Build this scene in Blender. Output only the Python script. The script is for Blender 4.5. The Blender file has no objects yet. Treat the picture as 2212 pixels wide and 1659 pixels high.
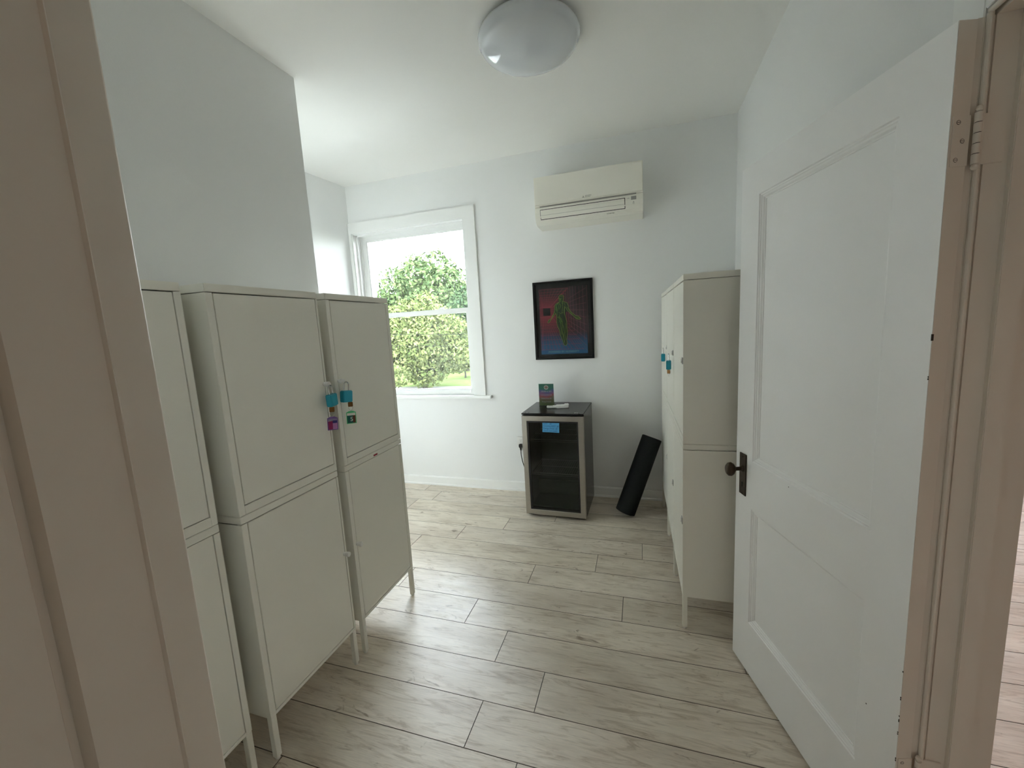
import bpy, bmesh, math, random
import numpy as np
from mathutils import Vector, Matrix
random.seed(7)
C = bpy.context.scene.collection
SC = bpy.context.scene
R = math.radians
# ------------------------------------------------------------------ camera
cam = bpy.data.objects.new('camera', bpy.data.cameras.new('camera')); C.objects.link(cam)
cr, cu, cf = (0.95295, 0.298, -0.05547), (0.01123, 0.14815, 0.9889), (-0.30291, 0.943, -0.13783)
cam.matrix_world = Matrix(((cr[0], cu[0], -cf[0], 0), (cr[1], cu[1], -cf[1], 0), (cr[2], cu[2], -cf[2], 1.4873), (0, 0, 0, 1)))
cam.data.sensor_fit = 'HORIZONTAL'; cam.data.sensor_width = 36
cam.data.lens = 883.834 / 2212 * 36
cam.data.clip_start = .02; cam.data.clip_end = 500
SC.camera = cam
# ------------------------------------------------------------------ light
SKY = 17.5
w = bpy.data.worlds.new('sky'); SC.world = w; w.use_nodes = True
nt = w.node_tree; bg = nt.nodes['Background']
tcw = nt.nodes.new('ShaderNodeTexCoord'); sepw = nt.nodes.new('ShaderNodeSeparateXYZ'); rw = nt.nodes.new('ShaderNodeValToRGB')
nt.links.new(tcw.outputs['Generated'], sepw.inputs[0]); nt.links.new(sepw.outputs['Z'], rw.inputs[0]); nt.links.new(rw.outputs[0], bg.inputs[0])
rw.color_ramp.elements[0].position = 0; rw.color_ramp.elements[0].color = (.92, .968, 1, 1)
rw.color_ramp.elements[1].position = .8; rw.color_ramp.elements[1].color = (.75, .86, 1, 1)
bg.inputs[1].default_value = SKY
def lamp(name, kind, loc, energy, color, rot=(0, 0, 0), **kw):
    l = bpy.data.lights.new(name, kind); l.energy = energy; l.color = color
    for k, v in kw.items(): setattr(l, k, v)
    o = bpy.data.objects.new(name, l); C.objects.link(o); o.location = loc; o.rotation_euler = rot
    return o
lamp('sun', 'SUN', (0, -20, 30), 7, (1, .95, .82), (R(48), 0, R(-38)), angle=R(.6))
def portal(name, loc, rot, sx, sy):
    o = lamp(name, 'AREA', loc, 1, (1, 1, 1), rot, shape='RECTANGLE', size=sx, size_y=sy)
    o.data.cycles.is_portal = True
portal('window_portal', (-2.03, 3.66, 1.665), (R(-90), 0, 0), 1.16, 1.56)
portal('hall_window_portal', (1.95, 5.14, 1.575), (R(-90), 0, 0), .7, 1.25)
SC.view_settings.view_transform = 'Standard'; SC.view_settings.look = 'None'
SC.view_settings.exposure = 1.48; SC.view_settings.gamma = 1; SC.view_settings.use_curve_mapping = False

SC.cycles.max_bounces = 14; SC.cycles.diffuse_bounces = 9; SC.cycles.glossy_bounces = 4; SC.cycles.transparent_max_bounces = 12
SC.cycles.caustics_reflective = False; SC.cycles.caustics_refractive = False

# ------------------------------------------------------------------ materials
def new_mat(name):
    m = bpy.data.materials.new(name); m.use_nodes = True
    return m, m.node_tree, m.node_tree.nodes['Principled BSDF']
def mat(name, col, rough=.5, metal=0, spec=.5, noise=0, nscale=30, bump=0, bscale=200, coat=0, trans=0, alpha=1, emis=None, aniso=None, ior=1.45, sheen=0):
    m, nt, b = new_mat(name)
    b.inputs['Base Color'].default_value = (*col, 1); b.inputs['Roughness'].default_value = rough
    b.inputs['Metallic'].default_value = metal; b.inputs['Specular IOR Level'].default_value = spec
    b.inputs['Coat Weight'].default_value = coat; b.inputs['Coat Roughness'].default_value = .05
    b.inputs['Transmission Weight'].default_value = trans; b.inputs['Alpha'].default_value = alpha; b.inputs['IOR'].default_value = ior
    b.inputs['Sheen Weight'].default_value = sheen
    N, L = nt.nodes, nt.links
    if noise or bump or aniso:
        tc = N.new('ShaderNodeTexCoord')
    if noise:
        mp = N.new('ShaderNodeMapping'); L.new(tc.outputs['Object'], mp.inputs[0])
        if aniso: mp.inputs['Scale'].default_value = aniso
        n = N.new('ShaderNodeTexNoise'); n.inputs['Scale'].default_value = nscale; n.inputs['Detail'].default_value = 5; L.new(mp.outputs[0], n.inputs[0])
        mx = N.new('ShaderNodeMix'); mx.data_type = 'RGBA'; L.new(n.outputs[0], mx.inputs['Factor'])
        mx.inputs['A'].default_value = (*[max(0, c * (1 - noise)) for c in col], 1); mx.inputs['B'].default_value = (*[min(1, c * (1 + noise)) for c in col], 1)
        L.new(mx.outputs['Result'], b.inputs['Base Color'])
    if bump:
        n2 = N.new('ShaderNodeTexNoise'); n2.inputs['Scale'].default_value = bscale; n2.inputs['Detail'].default_value = 3; L.new(tc.outputs['Object'], n2.inputs[0])
        bp = N.new('ShaderNodeBump'); bp.inputs['Strength'].default_value = bump; bp.inputs['Distance'].default_value = .002
        L.new(n2.outputs[0], bp.inputs['Height']); L.new(bp.outputs[0], b.inputs['Normal'])
    return m
M = {}
M['wall'] = mat('wall_paint', (.805, .812, .805), .75, noise=.012, nscale=3, bump=.12, bscale=160, spec=.35)
M['ceil'] = mat('ceiling_paint', (.862, .858, .83), .8, noise=.015, nscale=2, bump=.1, bscale=120, spec=.3)
M['trim'] = mat('trim_gloss_paint', (.84, .845, .83), .45, noise=.01, nscale=4, bump=.06, bscale=60)
M['doorpaint'] = mat('door_paint', (.90, .905, .905), .52, spec=1.0, noise=.012, nscale=5, bump=.08, bscale=70)
M['jamb'] = mat('frame_paint', (.72, .67, .60), .45, noise=.03, nscale=8, bump=.08, bscale=60)
M['halltan'] = mat('hall_wall_paint', (.62, .50, .40), .8, noise=.03, nscale=4)
M['orangeglow'] = mat('orange_glow_colour', (.62, .16, .07), .7, noise=.05, nscale=3)  # made-up wall colour that throws an orange glow on the hall floor
M['cab'] = mat('cabinet_powder_coat', (.83, .815, .74), .38, noise=.008, nscale=6, bump=.10, bscale=900, spec=.5)
M['cabwhite'] = mat('latch_white_plastic', (.80, .79, .76), .35)
M['steel'] = mat('polished_steel', (.62, .62, .62), .2, metal=1)
M['latch'] = mat('latch_grey', (.42, .42, .41), .4)
M['dsteel'] = mat('zinc_latch_steel', (.42, .42, .42), .35, metal=1)
M['brushed'] = mat('brushed_stainless', (.40, .375, .335), .36, metal=1, noise=.10, nscale=12, aniso=(1, 1, 30))
M['blackmetal'] = mat('black_enamel', (.006, .006, .007), .22, noise=.1, nscale=9, bump=.1, bscale=600)
M['blackplastic'] = mat('black_plastic', (.01, .01, .011), .45)
M['blackin'] = mat('dark_liner', (.17, .19, .18), .5)
M['wire'] = mat('shelf_wire', (.5, .5, .5), .3, metal=1)
M['darkgap'] = mat('dark_gap', (.012, .011, .010), .8)
M['blue'] = mat('blue_vinyl_jacket', (.02, .33, .46), .38)
M['brass'] = mat('aged_brass', (.16, .085, .03), .35, metal=1)
M['bronze'] = mat('old_bronze', (.050, .036, .024), .36, metal=.7, noise=.35, nscale=40, bump=.15, bscale=90)
M['foam'] = mat('black_foam', (.008, .010, .011), .75, bump=.5, bscale=500, spec=.3)
M['acwhite'] = mat('ac_plastic', (.84, .82, .74), .38, noise=.005, nscale=3)
M['acgrey'] = mat('ac_shade_and_detail_grey', (.34, .33, .31), .5)
M['white'] = mat('white_plastic', (.82, .82, .79), .3)
M['dome'] = mat('opal_dome', (.66, .69, .73), .07, spec=.6, coat=.5)
M['frameblk'] = mat('black_frame', (.003, .003, .003), .4, spec=.25)
M['matblk'] = mat('charcoal_mat_board', (.016, .017, .017), .7)
M['chip'] = mat('paint_chip_dark', (.03, .02, .015), .7)
M['red'] = mat('red_sticker', (.30, .01, .03), .5)
M['green'] = mat('green_tag_plastic', (.08, .52, .22), .35)
M['purple'] = mat('purple_tag_plastic', (.16, .08, .30), .35)
M['lettering'] = mat('print_white', (.85, .85, .85), .6)
M['ink'] = mat('marker_ink', (.01, .06, .22), .7)
M['greyprint'] = mat('print_grey', (.12, .12, .12), .5)
M['note'] = mat('blue_note_paper', (.08, .33, .60), .7)
M['cordblk'] = mat('cord_rubber', (.01, .01, .01), .5)

def glass(name, tint=(1, 1, 1), ior=1.45):
    """thin pane: mostly clear with fresnel gloss"""
    m, nt, b = new_mat(name); N, L = nt.nodes, nt.links; N.remove(b)
    out = N['Material Output']; t = N.new('ShaderNodeBsdfTransparent'); t.inputs[0].default_value = (*tint, 1)
    g = N.new('ShaderNodeBsdfGlossy'); g.inputs['Roughness'].default_value = .03
    fr = N.new('ShaderNodeFresnel'); fr.inputs[0].default_value = ior
    mx = N.new('ShaderNodeMixShader'); L.new(fr.outputs[0], mx.inputs[0]); L.new(t.outputs[0], mx.inputs[1]); L.new(g.outputs[0], mx.inputs[2]); L.new(mx.outputs[0], out.inputs[0])
    return m
M['glass'] = glass('window_glass', (.97, .98, .97))
M['fglass'] = glass('fridge_glass', (.62, .66, .64))
M['pglass'] = glass('picture_glass', (.97, .97, .97), ior=1.22)
M['acrylic'] = glass('clear_acrylic', (.93, .95, .95))

def floor_mat():
    m, nt, b = new_mat('oak_laminate'); N, L = nt.nodes, nt.links
    uv = N.new('ShaderNodeUVMap'); uv.uv_map = 'plank'
    def nz(scale, sx, sy, detail=6, dist=0, rough=.55, w=0):
        mp = N.new('ShaderNodeMapping'); mp.inputs['Scale'].default_value = (sx, sy, 1); mp.inputs['Location'].default_value = (w, w * 1.7, 0); L.new(uv.outputs[0], mp.inputs[0])
        n = N.new('ShaderNodeTexNoise'); n.inputs['Scale'].default_value = scale; n.inputs['Detail'].default_value = detail
        n.inputs['Distortion'].default_value = dist; n.inputs['Roughness'].default_value = rough; L.new(mp.outputs[0], n.inputs[0]); return n
    def ramp(src, p0, c0, p1, c1):
        r = N.new('ShaderNodeValToRGB'); r.color_ramp.elements[0].position = p0; r.color_ramp.elements[0].color = (*c0, 1)
        r.color_ramp.elements[1].position = p1; r.color_ramp.elements[1].color = (*c1, 1); L.new(src, r.inputs[0]); return r
    def mul(a, bb, f=1.0, mode='MULTIPLY'):
        x = N.new('ShaderNodeMix'); x.data_type = 'RGBA'; x.blend_type = mode; x.inputs['Factor'].default_value = f
        L.new(a, x.inputs['A']); L.new(bb, x.inputs['B']); return x.outputs['Result']
    base = ramp(nz(2.2, 1, 3.2, 5, .6).outputs[0], .28, (.66, .58, .485), .70, (.87, .80, .705))
    fine = ramp(nz(14, 1, 22, 6, .2).outputs[0], .25, (.80, .80, .80), .75, (1.07, 1.06, 1.05))
    fig = ramp(nz(4.6, .75, 5.5, 7, 2.2, .68, 5).outputs[0], .34, (.60, .54, .47), .50, (1, 1, 1))
    knot = ramp(nz(8.5, .9, 2.0, 4, 1.4, .6, 11).outputs[0], .27, (.42, .36, .30), .35, (1, 1, 1))
    wide = ramp(nz(1.1, 1.2, 2.4, 2, 0, .5, 21).outputs[0], .3, (.88, .87, .86), .7, (1.08, 1.08, 1.08))
    c = mul(base.outputs[0], fine.outputs[0]); c = mul(c, fig.outputs[0], .8); c = mul(c, knot.outputs[0], .9); c = mul(c, wide.outputs[0])
    at = N.new('ShaderNodeVertexColor'); at.layer_name = 'tone'; c = mul(c, at.outputs[0])
    L.new(c, b.inputs['Base Color'])
    rr = ramp(nz(6, 1, 4).outputs[0], .3, (.34, .34, .34), .7, (.46, .46, .46)); L.new(rr.outputs[0], b.inputs['Roughness'])
    b.inputs['Specular IOR Level'].default_value = .85
    bp = N.new('ShaderNodeBump'); bp.inputs['Strength'].default_value = .10; bp.inputs['Distance'].default_value = .002
    L.new(nz(40, 1, 14, 3).outputs[0], bp.inputs['Height']); L.new(bp.outputs[0], b.inputs['Normal'])
    return m
M['floor'] = floor_mat()

# ------------------------------------------------------------------ mesh helpers
def tags(o, label=None, cat=None, group=None, kind=None):
    if label: o['label'] = label
    if cat: o['category'] = cat
    if group: o['group'] = group
    if kind: o['kind'] = kind
    return o
def obj(name, bm, m, parent=None, loc=None, rot=None, smooth=False):
    me = bpy.data.meshes.new(name); bmesh.ops.recalc_face_normals(bm, faces=bm.faces); bm.to_mesh(me); bm.free()
    if smooth:
        for p in me.polygons: p.use_smooth = True
        try: me.set_sharp_from_angle(angle=R(35))
        except Exception: pass
    o = bpy.data.objects.new(name, me); C.objects.link(o)
    for x in (m if isinstance(m, (list, tuple)) else [m]): me.materials.append(x)
    if parent: o.parent = parent
    if loc: o.location = loc
    if rot: o.rotation_euler = rot
    return o
def empty(name, loc, rz=0, rot=None):
    o = bpy.data.objects.new(name, None); C.objects.link(o); o.location = loc; o.rotation_euler = rot or (0, 0, rz); o.empty_display_size = .05
    return o
def box(bm, a, b, bev=0, seg=2, mi=0):
    x0, y0, z0 = [min(p, q) for p, q in zip(a, b)]; x1, y1, z1 = [max(p, q) for p, q in zip(a, b)]
    r = bmesh.ops.create_cube(bm, size=1); vs = r['verts']
    for v in vs: v.co = Vector(((x0 + x1) / 2 + v.co.x * (x1 - x0), (y0 + y1) / 2 + v.co.y * (y1 - y0), (z0 + z1) / 2 + v.co.z * (z1 - z0)))
    fs = set(f for v in vs for f in v.link_faces)
    for f in fs: f.material_index = mi
    if bev:
        es = list({e for v in vs for e in v.link_edges})
        bmesh.ops.bevel(bm, geom=es, offset=bev, segments=seg, affect='EDGES', clamp_overlap=True)
def B(*boxes, bev=0):
    bm = bmesh.new()
    for a, b in boxes: box(bm, a, b, bev)
    return bm
def cyl(bm, p0, p1, r0, r1=None, n=20, cap=True, mi=0):
    p0, p1 = Vector(p0), Vector(p1); d = p1 - p0; q = d.to_track_quat('Z', 'Y').to_matrix()
    r1 = r0 if r1 is None else r1
    A = [bm.verts.new(p0 + q @ Vector((r0 * math.cos(t), r0 * math.sin(t), 0))) for t in [2 * math.pi * i / n for i in range(n)]]
    D = [bm.verts.new(p1 + q @ Vector((r1 * math.cos(t), r1 * math.sin(t), 0))) for t in [2 * math.pi * i / n for i in range(n)]]
    fs = [bm.faces.new((A[i], A[(i + 1) % n], D[(i + 1) % n], D[i])) for i in range(n)]
    if cap: fs += [bm.faces.new(A[::-1]), bm.faces.new(D)]
    for f in fs: f.material_index = mi
def tube(bm, pts, r, n=10, closed=False, mi=0):
    pts = [Vector(p) for p in pts]; rings = []; K = len(pts); up = Vector((.123, .45, .88)).normalized()
    for i, p in enumerate(pts):
        a = pts[(i - 1) % K] if (closed or i > 0) else pts[0]; b = pts[(i + 1) % K] if (closed or i < K - 1) else pts[-1]
        t = (b - a).normalized(); s = t.cross(up).normalized(); u2 = s.cross(t)
        rr = r[i] if isinstance(r, (list, tuple)) else r
        rings.append([bm.verts.new(p + s * rr * math.cos(2 * math.pi * j / n) + u2 * rr * math.sin(2 * math.pi * j / n)) for j in range(n)])
    for i in range(K if closed else K - 1):
        A, D = rings[i], rings[(i + 1) % K]
        for j in range(n): bm.faces.new((A[j], A[(j + 1) % n], D[(j + 1) % n], D[j])).material_index = mi
    if not closed: bm.faces.new(rings[0][::-1]).material_index = mi; bm.faces.new(rings[-1]).material_index = mi
def lathe(bm, prof, axis_m=None, n=48, mi=0):
    rings = []
    for r, z in prof:
        if r < 1e-6: rings.append([bm.verts.new((0, 0, z))])
        else: rings.append([bm.verts.new((r * math.cos(2 * math.pi * j / n), r * math.sin(2 * math.pi * j / n), z)) for j in range(n)])
    for A, D in zip(rings, rings[1:]):
        for j in range(n):
            k = (j + 1) % n
            vs = [A[0], D[k], D[j]] if len(A) == 1 else ([A[j], A[k], D[0]] if len(D) == 1 else [A[j], A[k], D[k], D[j]])
            bm.faces.new(vs).material_index = mi
    if axis_m:
        for v in {v for r_ in rings for v in r_}: v.co = axis_m @ v.co
def rings(bm, x0, x1, z0, z1, prof, fill=False, mi=0, fillmi=None):
    """rectangular frame loft in the XZ plane: prof = [(inset, y)]"""
    RR = []
    for i, y in prof:
        RR.append([bm.verts.new(p) for p in ((x0 + i, y, z0 + i), (x1 - i, y, z0 + i), (x1 - i, y, z1 - i), (x0 + i, y, z1 - i))])
    for A, D in zip(RR, RR[1:]):
        for j in range(4): bm.faces.new((A[j], A[(j + 1) % 4], D[(j + 1) % 4], D[j])).material_index = mi
    if fill: bm.faces.new(RR[-1]).material_index = mi if fillmi is None else fillmi
def extrude(bm, poly, lo, hi, axis='z', mi=0):
    """poly of 2-D points extruded along an axis; z: (x,y), x: (y,z), y: (x,z)"""
    def P(p, t): return {'z': (p[0], p[1], t), 'x': (t, p[0], p[1]), 'y': (p[0], t, p[1])}[axis]
    A = [bm.verts.new(P(p, lo)) for p in poly]; D = [bm.verts.new(P(p, hi)) for p in poly]; n = len(poly)
    fs = [bm.faces.new((A[i], A[(i + 1) % n], D[(i + 1) % n], D[i])) for i in range(n)] + [bm.faces.new(A[::-1]), bm.faces.new(D)]
    for f in fs: f.material_index = mi
def text(name, s, size, m, parent, loc, rot=(R(90), 0, 0), align='CENTER', ext=.0002, sx=1, shear=0):
    c = bpy.data.curves.new(name, 'FONT'); c.body = s; c.size = size; c.align_x = align; c.align_y = 'CENTER'; c.extrude = ext; c.resolution_u = 2; c.shear = shear
    t = bpy.data.objects.new(name, c); me = bpy.data.meshes.new_from_object(t); bpy.data.objects.remove(t); me.name = name
    me.materials.clear(); me.materials.append(m)
    o = bpy.data.objects.new(name, me); C.objects.link(o); o.parent = parent; o.location = loc; o.rotation_euler = rot; o.scale = (sx, 1, 1)
    return o
def struct(name, bm, m, label=None, smooth=False):
    return tags(obj(name, bm, m, smooth=smooth), label, None, None, 'structure')

# ------------------------------------------------------------------ room shell
YB, ZC, XR, XJ, YJ = 3.4244, 2.8717, .656, -1.761, 1.9616
def make_floor():
    me = bpy.data.meshes.new('floor'); V = []; F = []; UV = []; TN = []
    PL, PW, G = 1.285, .1935, .0015
    known = {0: -.425, 1: -.626, 2: -.415, 3: -.647, 4: -.883, 5: -.11, 6: -.650, 7: -.283, 8: -.011, 9: -1.0, 10: -.648, 11: -1.80, 12: -1.98}
    y00 = .949
    for row in range(-19, 23):
        ya, yb = y00 + PW * row, y00 + PW * (row + 1)
        off = known.get(row, random.random() * PL)
        k0 = math.floor((-3.1 - off) / PL)
        for k in range(k0, k0 + 8):
            xa, xb = max(-3.1, off + k * PL), min(4.4, off + (k + 1) * PL)
            if xb - xa < .01: continue
            n = len(V)
            V += [(xa + G, ya + G, 0), (xb - G, ya + G, 0), (xb - G, yb - G, 0), (xa + G, yb - G, 0),
                  (xa, ya, -.003), (xb, ya, -.003), (xb, yb, -.003), (xa, yb, -.003)]
            F += [(n, n + 1, n + 2, n + 3), (n, n + 4, n + 5, n + 1), (n + 1, n + 5, n + 6, n + 2), (n + 2, n + 6, n + 7, n + 3), (n + 3, n + 7, n + 4, n)]
            ou, ov = random.randint(0, 5) * 1.9, random.randint(0, 5) * .37
            fl = 1 if random.random() < .6 else -1
            base = off + k * PL
            def uv(p): return (ou + fl * (p[0] - base), ov + (p[1] - ya))
            t = 1 - random.random() * .07; tb = t * (1 - random.random() * .03)
            for fi, f in enumerate(F[-5:]):
                for i in f: UV.append(uv(V[i])); TN.append((t, t, tb, 1) if fi == 0 else (.12, .10, .08, 1))
    n = len(V); V += [(-3.1, -2.9, -.004), (4.4, -2.9, -.004), (4.4, 5.4, -.004), (-3.1, 5.4, -.004), (-3.1, -2.9, -.12), (4.4, -2.9, -.12), (4.4, 5.4, -.12), (-3.1, 5.4, -.12)]
    for f in ((0, 1, 2, 3), (7, 6, 5, 4), (0, 4, 5, 1), (1, 5, 6, 2), (2, 6, 7, 3), (3, 7, 4, 0)):
        F.append(tuple(n + i for i in f)); UV += [(0, 0)] * 4; TN += [(.08, .07, .06, 1)] * 4
    me.from_pydata(V, [], F); ul = me.uv_layers.new(name='plank'); ul.data.foreach_set('uv', [c for u in UV for c in u])
    cl = me.color_attributes.new('tone', 'FLOAT_COLOR', 'CORNER'); cl.data.foreach_set('color', [c for t in TN for c in t])
    me.materials.append(M['floor']); o = bpy.data.objects.new('floor', me); C.objects.link(o); tags(o, 'pale oak laminate plank floor', kind='structure')
make_floor()
struct('ceiling', B(((-3.2, -2.9, ZC), (4.4, 5.4, ZC + .15))), M['ceil'], 'smooth white painted ceiling')
# back wall with window opening
WX0, WX1, WZ0, WZ1, WT = -2.605, -1.456, .875, 2.44, .24
struct('wall_back', B(((-3.1, YB, 0), (WX0, YB + WT, ZC)), ((WX1, YB, 0), (XR + .10, YB + WT, ZC)), ((WX0, YB, 0), (WX1, YB + WT, WZ0)), ((WX0, YB, WZ1), (WX1, YB + WT, ZC))), M['wall'], 'white back wall with the window and the air conditioner')
bm = bmesh.new(); extrude(bm, [(-2.637, YB + .01), (-2.785, YJ - .06), (-2.95, YJ - .06), (-2.95, YB + .01)], 0, ZC)
struct('wall_left', bm, M['wall'], 'short white wall in the window recess')
struct('wall_left_front', B(((-2.95, .279, 0), (XJ, YJ, ZC))), M['wall'], 'white projecting wall behind the row of three tall cabinets')
# right wall with door opening
DY0, DY1, DZ = .34, 1.128, 2.045
struct('wall_right', B(((XR, DY1, 0), (XR + .1, YB + .01, ZC)), ((XR, -2.8, DZ), (XR + .1, DY1, ZC)), ((XR, -2.8, 0), (XR + .1, DY0, ZC))), M['wall'], 'white wall behind the open panelled door')
# wall with the doorway the camera stands in
struct('wall_front', B(((-3.1, .06, 0), (-.462, .279, ZC)), ((.50, .06, 0), (XR, .279, ZC)), ((-.462, .06, 2.10), (.50, .279, ZC))), M['wall'], 'wall around the near doorway')
# hall shell
struct('wall_hall_back', B(((-3.2, -2.9, 0), (4.4, -2.75, ZC))), M['halltan'], 'tan hall wall')
struct('wall_hall_left', B(((-3.2, -2.75, 0), (-3.05, .06, ZC))), M['halltan'], 'tan hall end wall')
struct('wall_hall_right', B(((4.25, -2.75, 0), (4.4, 5.4, ZC))), M['halltan'], 'tan wall of the neighbouring room')
struct('wall_hall_far', B(((XR, 5.0, 0), (1.6, 5.15, ZC)), ((2.3, 5.0, 0), (4.25, 5.15, ZC)), ((1.6, 5.0, 0), (2.3, 5.15, .95)), ((1.6, 5.0, 2.2), (2.3, 5.15, ZC))), M['orangeglow'], 'far wall of the neighbouring room, coloured to throw an orange glow')
struct('wall_hall_inner', B(((XR, YB + .01, 0), (XR + .1, 5.0, ZC))), M['halltan'], 'tan wall of the neighbouring room beside the back wall')

# ------------------------------------------------------------------ window
wn = empty('window_1', (0, 0, 0)); tags(wn, 'white double hung sash window', kind='structure')
bm = bmesh.new()
# casing: head, right, thin left
def casing(bm, pts_boxes):
    for a, b in pts_boxes: box(bm, a, b, .003)
extrude(bm, [(WX1, WZ0 + .014), (WX1 + .107, WZ0 + .014), (WX1 + .107, WZ1 + .095), (WX1, WZ1)], YB - .022, YB, 'y')
extrude(bm, [(WX0 - .03, WZ1 + .095), (WX0 - .03, WZ1 + .02), (WX0, WZ1), (WX1, WZ1), (WX1 + .107, WZ1 + .095)], YB - .022, YB, 'y')
extrude(bm, [(WX0 - .03, WZ0 + .014), (WX0, WZ0 + .014), (WX0, WZ1), (WX0 - .03, WZ1 + .02)], YB - .022, YB, 'y')
obj('window_casing', bm, M['trim'], wn)
bm = bmesh.new()
t = .008
box(bm, (WX0, YB - .012, WZ0), (WX0 + t, YB + WT - .02, WZ1)); box(bm, (WX1 - t, YB - .012, WZ0), (WX1, YB + WT - .02, WZ1)); box(bm, (WX0, YB - .012, WZ1 - t), (WX1, YB + WT - .02, WZ1))
for y0, y1, d in ((YB + .035, YB + .05, .022), (YB + .093, YB + .104, .016)):   # stops and parting bead
    box(bm, (WX0, y0, WZ0), (WX0 + d, y1, WZ1), .002); box(bm, (WX1 - d, y0, WZ0), (WX1, y1, WZ1), .002); box(bm, (WX0, y0, WZ1 - d), (WX1, y1, WZ1), .002)
box(bm, (WX0, YB + .15, WZ0), (WX0 + .03, YB + WT, WZ1), .002); box(bm, (WX1 - .03, YB + .15, WZ0), (WX1, YB + WT, WZ1), .002); box(bm, (WX0, YB + .15, WZ1 - .03), (WX1, YB + WT, WZ1), .002); box(bm, (WX0, YB + .15, WZ0), (WX1, YB + WT + .03, WZ0 + .03), .002)
obj('window_frame', bm, M['trim'], wn)
obj('window_sill', B(((WX0 - .03, YB - .05, .862), (WX1 + .165, YB + .15, .889)), bev=.004), M['trim'], wn)
def sash(x0, x1, z0, z1, y, st, bot, top, nm, yt=.036):
    bm = bmesh.new()
    box(bm, (x0, y, z0), (x0 + st, y + yt, z1), .002); box(bm, (x1 - st, y, z0), (x1, y + yt, z1), .002)
    box(bm, (x0 + st, y, z0), (x1 - st, y + yt, z0 + bot), .002); box(bm, (x0 + st, y, z1 - top), (x1 - st, y + yt, z1), .002)
    i = .006; rings(bm, x0 + st - .001, x1 - st + .001, z0 + bot - .001, z1 - top + .001, [(0, y + .003), (i, y + .01), (i, y + .026), (0, y + yt - .002)])
    s = obj('sash', bm, M['trim'], wn)
    obj('window_pane', B(((x0 + st, y + .016, z0 + bot), (x1 - st, y + .020, z1 - top))), M['glass'], s)
    return s
sash(WX0 + t, WX1 - t, 1.643, WZ1 - t, YB + .108, .055, .035, .05, 'upper')
ls = sash(WX0 + t, WX1 - t, .889, 1.685, YB + .054, .052, .047, .04, 'lower')
bm = bmesh.new(); box(bm, (-1.80, YB + .056, 1.685), (-1.74, YB + .085, 1.692), .002); cyl(bm, (-1.77, YB + .07, 1.69), (-1.77, YB + .07, 1.70), .014); box(bm, (-1.78, YB + .05, 1.694), (-1.735, YB + .062, 1.703), .002)
obj('sash_lock', bm, M['trim'], ls)
# baseboards
bm = bmesh.new(); extrude(bm, [(YB, 0), (YB - .022, 0), (YB - .021, .012), (YB - .014, .018), (YB - .013, .078), (YB - .008, .085), (YB, .087)], -2.64, XR, 'x')
tags(obj('baseboard_back', bm, M['trim']), 'white baseboard under the window wall', kind='structure')
bm = bmesh.new(); extrude(bm, [(XR, 0), (XR - .022, 0), (XR - .021, .012), (XR - .014, .018), (XR - .013, .078), (XR, .087)], 1.23, YB, 'y')
for v in bm.verts: v.co = Vector((v.co.x, v.co.y, v.co.z))
tags(obj('baseboard_right', bm, M['trim']), 'white baseboard behind the cabinets by the door', kind='structure')

# near left doorway jamb (trim_1)
bm = bmesh.new()
X0 = -.45
pf = [(-.475, .03), (X0 - .006, .03), (X0 - .006, .166), (X0 - .020, .168), (X0 - .020, .1735), (X0 - .003, .176), (X0 - .0005, .178), (X0 - .0005, .2365), (X0 + .001, .2375), (X0 + .0022, .239), (X0 + .001, .2405), (X0 - .0010, .2415), (X0 - .0025, .2735), (X0 - .0035, .2755), (X0 - .006, .277), (X0 - .016, .279), (-.56, .279), (-.56, .295), (-.475, .295)]
pf = [(-.462, .03), (X0 - .006, .03), (X0 - .006, .166), (X0 - .011, .168), (X0 - .011, .1735), (X0 - .003, .176), (X0 - .0005, .178), (X0 - .0005, .2365), (X0 + .001, .2375), (X0 + .0022, .239), (X0 + .001, .2405), (X0 - .0010, .2415), (X0 - .0025, .2735), (X0 - .0035, .2755), (X0 - .006, .277), (X0 - .010, .2785), (-.462, .2788)]
extrude(bm, pf, 0, 2.10)
struct('trim_1', bm, M['jamb'], 'painted jamb of the near doorway', smooth=True)
# far jamb of the door in the right wall (trim_2) with head
bm = bmesh.new()
YJF = 1.110
box(bm, (.650, YJF, 0), (.762, DY1, DZ - .02))                       # jamb board
box(bm, (.687, YJF - .012, 0), (.724, YJF + .002, DZ - .02), .0015)   # stop
box(bm, (.650, DY0 - .01, DZ - .022), (.770, DY1, DZ + .004))       # head jamb
box(bm, (.687, DY0, DZ - .034), (.724, YJF, DZ - .02), .0015)
box(bm, (.650, DY0 - .012, 0), (.762, DY0 + .008, DZ - .02))
cyl(bm, (.641, YJF + .001, 0), (.641, YJF + .001, DZ - .016), .0052, n=12); cyl(bm, (.641, DY0, DZ - .012), (.641, YJF + .001, DZ - .012), .0052, n=12)  # beads and strip take the darker jamb colour to carry their facing's shade
box(bm, (.6235, YJF + .0035, 0), (.6345, YJF + .012, DZ - .02), .001); box(bm, (.634, YJF + .004, 0), (.652, YJF + .0065, DZ - .02))
struct('trim_2', bm, M['jamb'], 'painted jamb of the open panelled door')
bm = bmesh.new()
# room-side casing with bead at inner edge
box(bm, (.634, YJF + .0066, 0), (XR, YJF + .098, DZ + .085), .002)
box(bm, (.634, DY0 - .10, DZ - .006), (XR, YJF + .006, DZ + .085), .002)
struct('trim_3', bm, M['trim'], 'white casing round the panelled door')
bm = bmesh.new(); box(bm, (XR + .1, YJF + .004, 0), (.776, YJF + .09, DZ + .08), .003)
struct('trim_4', bm, M['jamb'], 'hall side casing of the panelled door')

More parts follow.
